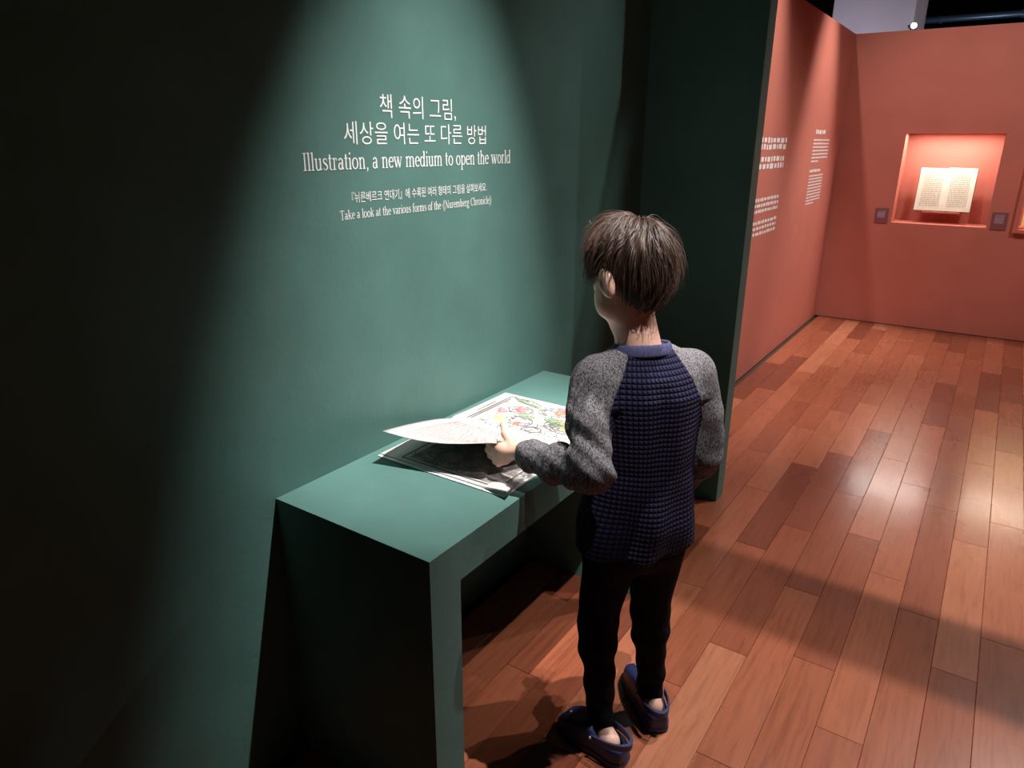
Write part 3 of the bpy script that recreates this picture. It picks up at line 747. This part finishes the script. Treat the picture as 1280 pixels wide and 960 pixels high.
def fingers_r():
    C = []
    for i, K in enumerate(RK):
        K = np.array(K); s = (.9, 1, .93, .75)[i]; r0 = (.0078, .0080, .0076, .0068)[i]
        p1 = K+np.array((-.05, .25, -.95))*.028*s; p2 = p1+np.array((-.35, .0, -.92))*.019*s; p3 = p2+np.array((-.75, -.15, -.6))*.015*s
        C.append([(tuple(K), r0+.0006), (tuple(p1), r0), (tuple(p2), r0*.92), (tuple(p3), r0*.82)])
    return C
FR_ = fingers_r()
HIPC = (.028, .0, .60)
LL = [((-.040, .0, .56), .072), ((-.062, .010, .34), .047), ((-.066, -.008, .28), .043), ((-.066, -.05, .072), .031)]
LR = [((.092, .0, .56), .072), ((.100, .022, .33), .047), ((.101, .012, .27), .043), ((.113, .005, .072), .031)]
# feet directions, local
def w2l(x, y): v = BM@(np.array([x, y, 0])-OB); return v[:2]
tL, hL = w2l(.535, 1.402), w2l(.752, 1.358); tR, hR = w2l(.618, 1.700), w2l(.782, 1.510)
def foot_pts(t, h_):
    t = np.array(t); h_ = np.array(h_); d = (t-h_)/np.linalg.norm(t-h_); return d, h_+d*.05, t-d*.04
def body(P):
    d = head(P)
    d = smin(d, cone(P, (.002, -.008, 1.075), HC+np.array([.004, -.012, -.055]), .055, .043), .022)
    d = smin(d, cone(P, (-.006, .012, 1.15), HC+np.array([-.02, .02, -.06]), .028, .036), .02)
    z = P[:, 2]; a = np.interp(z, TZs, TA)-.034; b = np.interp(z, TZs, TB)-.040; c = np.interp(z, TZs, TC)
    k0 = np.sqrt(((P[:, 0]-c)/a)**2+((P[:, 1]+.004)/b)**2)+1e-6; k1 = np.sqrt(((P[:, 0]-c)/a**2)**2+((P[:, 1]+.004)/b**2)**2)+1e-6
    t = smax(smax(k0*(k0-1)/k1, .63-z, .02), z-1.07, .03); d = smin(d, t, .02)
    d = smin(d, chain(P, [(SHL, .040), (ELL, .030), (WRL, .0215)], .02), .02); d = smin(d, chain(P, [(SHR, .040), (ELR, .030), (WRR, .0215)], .02), .02)
    palm = smin(cone(P, WRL, (-0.296, 0.113, 0.824), .020, .017), cone(P, (-0.296, 0.105, 0.83), (-0.292, 0.1, 0.808), .018, .015), .012)
    for K in LK: palm = smin(palm, cone(P, (-0.274, 0.083, 0.83), K, .012, .009), .008)
    palm = smin(palm, chain(P, TH_L, .006), .008); d = smin(d, palm, .012)
    for Fg in FL: d = smin(d, chain(P, Fg, .003), .003)
    pr = smin(cone(P, WRR, (.163, .160, .605), .019, .017), cone(P, (.155, .165, .60), (.178, .155, .60), .017, .014), .012)
    for K in RK: pr = smin(pr, cone(P, (.165, .130, .632), K, .012, .009), .008)
    pr = smin(pr, chain(P, [((.150, .135, .620), .012), ((.128, .160, .590), .010), ((.122, .172, .563), .009), ((.124, .176, .543), .0075)], .006), .008)
    d = smin(d, pr, .012)
    for Fg in FR_: d = smin(d, chain(P, Fg, .003), .003)
    for L_, (t_, h_) in ((LL, (tL, hL)), (LR, (tR, hR))):
        L2 = [(p, r-.012) for p, r in L_]; d = smin(d, chain(P, L2, .02), .02)
        dr, hp, tp = foot_pts(t_, h_); an = L_[-1][0]
        d = smin(d, cone(P, an, (*hp, .045), .021, .020), .02); d = smin(d, cone(P, (*hp, .045), (*tp, .036), .022, .017), .02)
    return d
boy = empty('person', tuple(OB), 'boy in navy quilted sweatshirt with grey sleeves, lifting a page at the desk', 'person')
def body_obj(name, V, Fq, m, parent): return link(name, np_mesh(to_world(V), Fq), m, parent, smooth=True)
V, Fq = surface_nets(body, (-.345, -.235, .0), (.245, .275, 1.43), .0034)
bd = body_obj('body', V, Fq, M_skin, boy); bd['label'] = 'fair skin of head, neck and hands'
# eyes, lips and brows on the face
def hw(p): return to_world((np.array(p)@HM+HC)[None])[0]
for s in (-1, 1):
    bm = bmesh.new(); bmesh.ops.create_uvsphere(bm, u_segments=16, v_segments=10, radius=.0105, matrix=Matrix.Translation(hw((.030*s, .0735, -.013))))
    e = link('eye', bm_mesh(bm), M_eye, boy, smooth=True)
    bm = bmesh.new(); bmesh.ops.create_uvsphere(bm, u_segments=12, v_segments=8, radius=.0052, matrix=Matrix.Translation(hw((.030*s, .0800, -.0145))))
    link('iris', bm_mesh(bm), M_iris, e, smooth=True)
# sweatshirt, split on the raglan seams
V, Fq = surface_nets(sweater, (-.31, -.19, .545), (.29, .19, 1.16), .004)
def seam(P):
    sl, sr, to = sleeve_l(P), sleeve_r(P), torso(P)
    z = P[:, 2]; wdt = np.interp(z, [.88, .93, 1.0, 1.06, 1.11], [.135, .124, .100, .075, .052]); wl2 = np.interp(z, [.88, .93, 1.0, 1.06, 1.11], [.152, .143, .116, .080, .050])
    c = np.interp(z, TZs, TC)
    up_l = (-(P[:, 0]-c)-wl2); up_r = ((P[:, 0]-c)-wdt)
    lo_l = to-sl; lo_r = to-sr; m = np.clip((z-.90)/.04, 0, 1)
    return up_l*m+lo_l*(1-m), up_r*m+lo_r*(1-m)
for _ in range(3):
    for side in (0, 1):
        g = seam(V)[side]; e = 1e-4
        gr = np.stack([(seam(V+np.eye(3)[i]*e)[side]-g)/e for i in range(3)], -1); n2 = (gr**2).sum(1)+1e-6
        st = -g/n2; near = np.abs(g)/np.sqrt(n2) < .0024
        V = np.where(near[:, None], V+gr*st[:, None], V)
fc = V[Fq].mean(1); gl, gr_ = seam(fc)
ml, mr_ = gl > 0, (gr_ > 0) & (gl <= 0); mt = ~(ml | mr_)
v_, f_ = submesh(V, Fq, mt); sw = body_obj('sweatshirt', v_, f_, M_quilt, boy); sw['label'] = 'navy quilted sweatshirt body'
uvl = sw.data.uv_layers.new(name='UVMap')
c = np.interp(v_[:, 2], TZs, TC); ang = np.arctan2(v_[:, 0]-c, -(v_[:, 1]+.003)); uu = ang*.118; vv = v_[:, 2]+.0*uu
li = np.empty(len(sw.data.loops), 'i'); sw.data.loops.foreach_get('vertex_index', li)
uvl.data.foreach_set('uv', np.stack([uu[li], vv[li]], -1).astype('f').ravel())
for msk in (ml, mr_):
    v_, f_ = submesh(V, Fq, msk); body_obj('sleeve', v_, f_, M_heather, sw)['label'] = 'heather grey raglan sleeve'
# collar band
def ring(c, ax, a, b, hgt, th, name, m, parent, dip=0, n=48, sag=0):
    """flattened tube round an ellipse, local coordinates"""
    vs, fs = [], []; k = 10
    for i in range(n):
        t = 2*PI*i/n; ct, st = math.cos(t), math.sin(t)
        for j in range(k):
            s = 2*PI*j/k; o = th*math.cos(s); hh = hgt*math.sin(s)
            vs.append((c[0]+(a+o-hh*.25)*ct, c[1]+(b+o-hh*.25)*st, c[2]+hh-dip*st+sag*ct))
    for i in range(n):
        for j in range(k):
            a_, b_ = i*k+j, i*k+(j+1) % k; c_, d_ = ((i+1) % n)*k+(j+1) % k, ((i+1) % n)*k+j; fs.append((a_, d_, c_, b_))
    return link(name, mesh(to_world(np.array(vs)), fs), m, parent, smooth=True)
ring((.004, -.010, 1.098), None, .0665, .0630, .0145, .0038, 'collar', M_collar, sw, dip=.009)['label'] = 'plain navy ribbed collar'
# trousers
def trousers(P):
    fz = .0022*np.sin(P[:, 2]*85+P[:, 0]*40)*np.clip((.42-P[:, 2])/.2, 0, 1)+.0018*np.sin(P[:, 2]*38+P[:, 1]*50)
    a = chain(P, [(p, r+(.004 if i else 0)) for i, (p, r) in enumerate(LL)], .02); b = chain(P, [(p, r+(.004 if i else 0)) for i, (p, r) in enumerate(LR)], .02)
    d = smin(a, b, .015); d = smin(d, ellip(P, (.028, 0, .60), (.130, .098, .10)), .03)
    return smax(d+fz, .040-P[:, 2], .004)
V, Fq = surface_nets(trousers, (-.16, -.15, .03), (.22, .15, .74), .005)
body_obj('trousers', V, Fq, M_trouser, boy)['label'] = 'plain black trousers'
# clogs
def make_clog(t, h_, side):
    d, hp, tp = foot_pts(t, h_); lat = np.array([d[1], -d[0]]); t = np.array(t); h_ = np.array(h_); L = np.linalg.norm(t-h_)
    AX = np.stack([np.append(lat, 0), np.append(d, 0), [0, 0, 1]])
    O2 = np.append(h_, 0)
    def foot2(q, gx=0):      # outline in plan
        y = q[:, 1]/L; wd_ = np.interp(y, [-.02, 0, .12, .35, .6, .8, .95, 1.02], [.004, .022, .034, .035, .044, .045, .03, .006]); return np.abs(q[:, 0]-gx)-wd_
    def shell(P):
        q = (P-O2)@AX.T; y = q[:, 1]/L
        top = np.interp(y, [0, .15, .3, .42, .55, .75, .9, 1.0], [.055, .060, .062, .082, .078, .060, .046, .022])
        o = smax(smax(foot2(q)-.002, q[:, 2]-top, .02), -q[:, 2]+.002, .004)
        o = smax(o, q[:, 1]-L, .02); o = smax(o, -q[:, 1]-.002, .01)
        inn = smax(smax(foot2(q)+.006, q[:, 2]-top+.007, .015), .020-q[:, 2], .004); inn = smax(inn, q[:, 1]-L+.01, .015); inn = smax(inn, .006-q[:, 1], .01)
        o = smax(o, -inn, .003)
        op = ellip(q, (0, L*.24, .085), (.032, L*.24, .045)); o = smax(o, -op, .005)      # foot opening
        return o
    def sole(P):
        q = (P-O2)@AX.T; o = smax(foot2(q)-.005, np.abs(q[:, 2]-.011)-.0105, .006); return smax(smax(o, q[:, 1]-L-.003, .01), -q[:, 1]-.005, .01)
    lo = np.minimum(np.append(t, 0), O2)-.07; hi = np.maximum(np.append(t, 0), O2)+.07; lo[2] = -.01; hi[2] = .13
    V, Fq = surface_nets(shell, lo, hi, .0032)
    sh = body_obj('clog', V, Fq, M_clog, boy)
    V, Fq = surface_nets(sole, lo, hi, .004); V[:, 2] = np.maximum(V[:, 2], 0.0006); body_obj('sole', V, Fq, M_clog, sh)
    # heel strap with rivets
    n = 24; vs, fs = [], []
    for i in range(n+1):
        a = PI*i/n; x = .0385*math.cos(a); y = .085-.092*math.sin(a); z = .062+.012*math.sin(a)
        for dx, dz in ((0, -.009), (.004, -.009), (.004, .009), (0, .009)):
            k = 1+dx/.038; vs.append(O2+np.array([x*k, .085+(y-.085)*k, z+dz])@AX)
    for i in range(n):
        for j in range(4): fs.append((4*i+j, 4*i+(j+1) % 4, 4*i+4+(j+1) % 4, 4*i+4+j))
    fs += [(0, 1, 2, 3), (4*n+3, 4*n+2, 4*n+1, 4*n)]
    st = link('heel_strap', mesh(to_world(np.array(vs)), fs), M_clog, sh, smooth=False)
    for s in (-1, 1):
        bm = bmesh.new(); p = to_world((O2+np.array([.0430*s, .085, .062])@AX)[None])[0]
        bmesh.ops.create_icosphere(bm, subdivisions=1, radius=.0055, matrix=Matrix.Translation(p)); link('rivet', bm_mesh(bm), M_dkmetal, sh, smooth=True)
    # vent holes: round plugs painted dark as the shade inside, on the toe box
    for (x, y) in ((-.02, .66), (.0, .64), (.02, .66), (-.012, .74), (.012, .74), (0, .82)):
        zt = np.interp(y, [0, .15, .3, .42, .55, .75, .9, 1.0], [.055, .060, .062, .082, .078, .060, .046, .022])-.004
        bm = bmesh.new(); p = to_world((O2+np.array([x, y*L, zt])@AX)[None])[0]
        bmesh.ops.create_cone(bm, cap_ends=True, segments=10, radius1=.0035, radius2=.0035, depth=.006, matrix=Matrix.Translation(p)); link('vent_plug', bm_mesh(bm), M_ventshade, sh)
make_clog(tL, hL, -1); make_clog(tR, hR, 1)
# hair: cap and strands in the head frame
CR = np.array([.012, -.050, .082]); CR = CR/np.linalg.norm(CR)
e1 = np.array([0, 1, 0])-CR*CR[1]; e1 /= np.linalg.norm(e1); e2 = np.cross(CR, e1)
def hdir(al, be): return np.cos(al)[..., None]*CR+np.sin(al)[..., None]*(np.cos(be)[..., None]*e1+np.sin(be)[..., None]*e2)
HS = np.array([.076, .093, .092]); HO = np.array([0, -.008, .012])
def hrad(dv):
    s3 = np.where(dv[..., 2:3] < 0, np.array([HS[0], HS[1], .128]), HS); return 1/np.sqrt(((dv/s3)**2).sum(-1))
def amax(be):           # how far the hair comes down; be=0 is the face side
    b = np.abs((be+PI) % (2*PI)-PI)
    return np.interp(b, [0, .45, .8, 1.15, 1.42, 1.72, 2.05, 2.5, PI], [1.95, 1.98, 2.06, 2.0, 1.72, 1.74, 2.05, 2.30, 2.33])
def hug(A, B):          # the nape is cut close
    bk = np.clip(-np.cos(B)*1.3, 0, 1); return 1-.13*bk*np.clip((A-.5)/.5, 0, 1)**1.6
na, nbt = 26, 96
AL, BE = np.meshgrid(np.linspace(0, 1, na), np.linspace(0, 2*PI, nbt, endpoint=False), indexing='ij')
al = AL*amax(BE); dv = hdir(al, BE); vol_ = .0165*np.sin(np.clip(AL*1.12, 0, 1)*PI)**.5*(1-.15*AL)
clump = .0032*np.sin(BE*23+3*np.sin(al*3))*np.sin(np.clip(AL*1.3, 0, 1)*PI/2)+.0015*np.sin(BE*41+al*9)
Ro = (hrad(dv)+vol_*(1-.75*AL**4)+clump)*hug(AL, BE)
Pc = HO+dv*Ro[..., None]; Pi = HO+dv*(hrad(dv)*.93*hug(AL, BE))[..., None]
vs = np.concatenate([Pc.reshape(-1, 3), Pi.reshape(-1, 3)]); fs = []; N = na*nbt
for i in range(na-1):
    for j in range(nbt):
        a, b, c_, d_ = i*nbt+j, i*nbt+(j+1) % nbt, (i+1)*nbt+(j+1) % nbt, (i+1)*nbt+j
        fs.append((a, d_, c_, b)); fs.append((N+a, N+b, N+c_, N+d_))
for j in range(nbt): a, b = (na-1)*nbt+j, (na-1)*nbt+(j+1) % nbt; fs.append((a, N+a, N+b, b))
wv = to_world(vs@HM+HC)
hair = link('hair', mesh(wv, fs), M_hair, boy, smooth=True); hair['label'] = 'short tousled dark brown hair'
ns, sg = 9000, 9
b0 = rng.uniform(0, 2*PI, ns); st0 = rng.uniform(0, 1, ns)**.7*.86; ln0 = rng.uniform(.22, .55, ns)
T = np.linspace(0, 1, sg)[None]
A = np.clip(st0[:, None]+ln0[:, None]*T, 0, 1.04+rng.uniform(-.05, .09, ns)[:, None])
tw = rng.normal(0, .10, ns)[:, None]+.16*np.sin(b0*5)[:, None]
cl = np.round(b0*14)/14                         # strands gather in clumps toward the tip
B = b0[:, None]+(cl-b0)[:, None]*T**2*.6+tw*T*np.clip(1.2-A, 0, 1)+.10*np.sin(A*6+b0[:, None]*3)
alS = A*amax(B); dS = hdir(alS, B)
vS = .0165*np.sin(np.clip(A*1.12, 0, 1)*PI)**.5*(1-.15*A)*(1-.75*np.clip(A, 0, 1)**4)+.0032*np.sin(B*23+3*np.sin(alS*3))
lift = .0005+rng.uniform(0, .0035, ns)[:, None]*np.sin(PI*T)**.8+(rng.uniform(0, 1, ns)**11*.030)[:, None]*T
R2 = (hrad(dS)+vS)*hug(np.clip(A, 0, 1.05), B)+lift
PS = HO+dS*R2[..., None]
tg = np.gradient(PS, axis=1); tg /= np.linalg.norm(tg, axis=-1, keepdims=True)+1e-9
sd = np.cross(tg, dS); sd /= np.linalg.norm(sd, axis=-1, keepdims=True)+1e-9
wS = (rng.uniform(.0005, .0010, ns)[:, None]*(1-T**2*.85))[..., None]
q3 = np.stack([PS+sd*wS, PS-sd*wS, PS+dS*wS*1.1], 2)     # ns,sg,3,3
vv_ = to_world(q3.reshape(-1, 3)@HM+HC)
base_i = (np.arange(ns)[:, None, None]*sg+np.arange(sg-1)[None, :, None])*3
ff = []
for j in range(3):
    jn = (j+1) % 3; ff.append(np.concatenate([base_i+j, base_i+jn, base_i+3+jn, base_i+3+j], -1).reshape(-1, 4))
st_ = link('strands', np_mesh(vv_, np.concatenate(ff)), M_hair, hair, smooth=False); st_['kind'] = 'stuff'
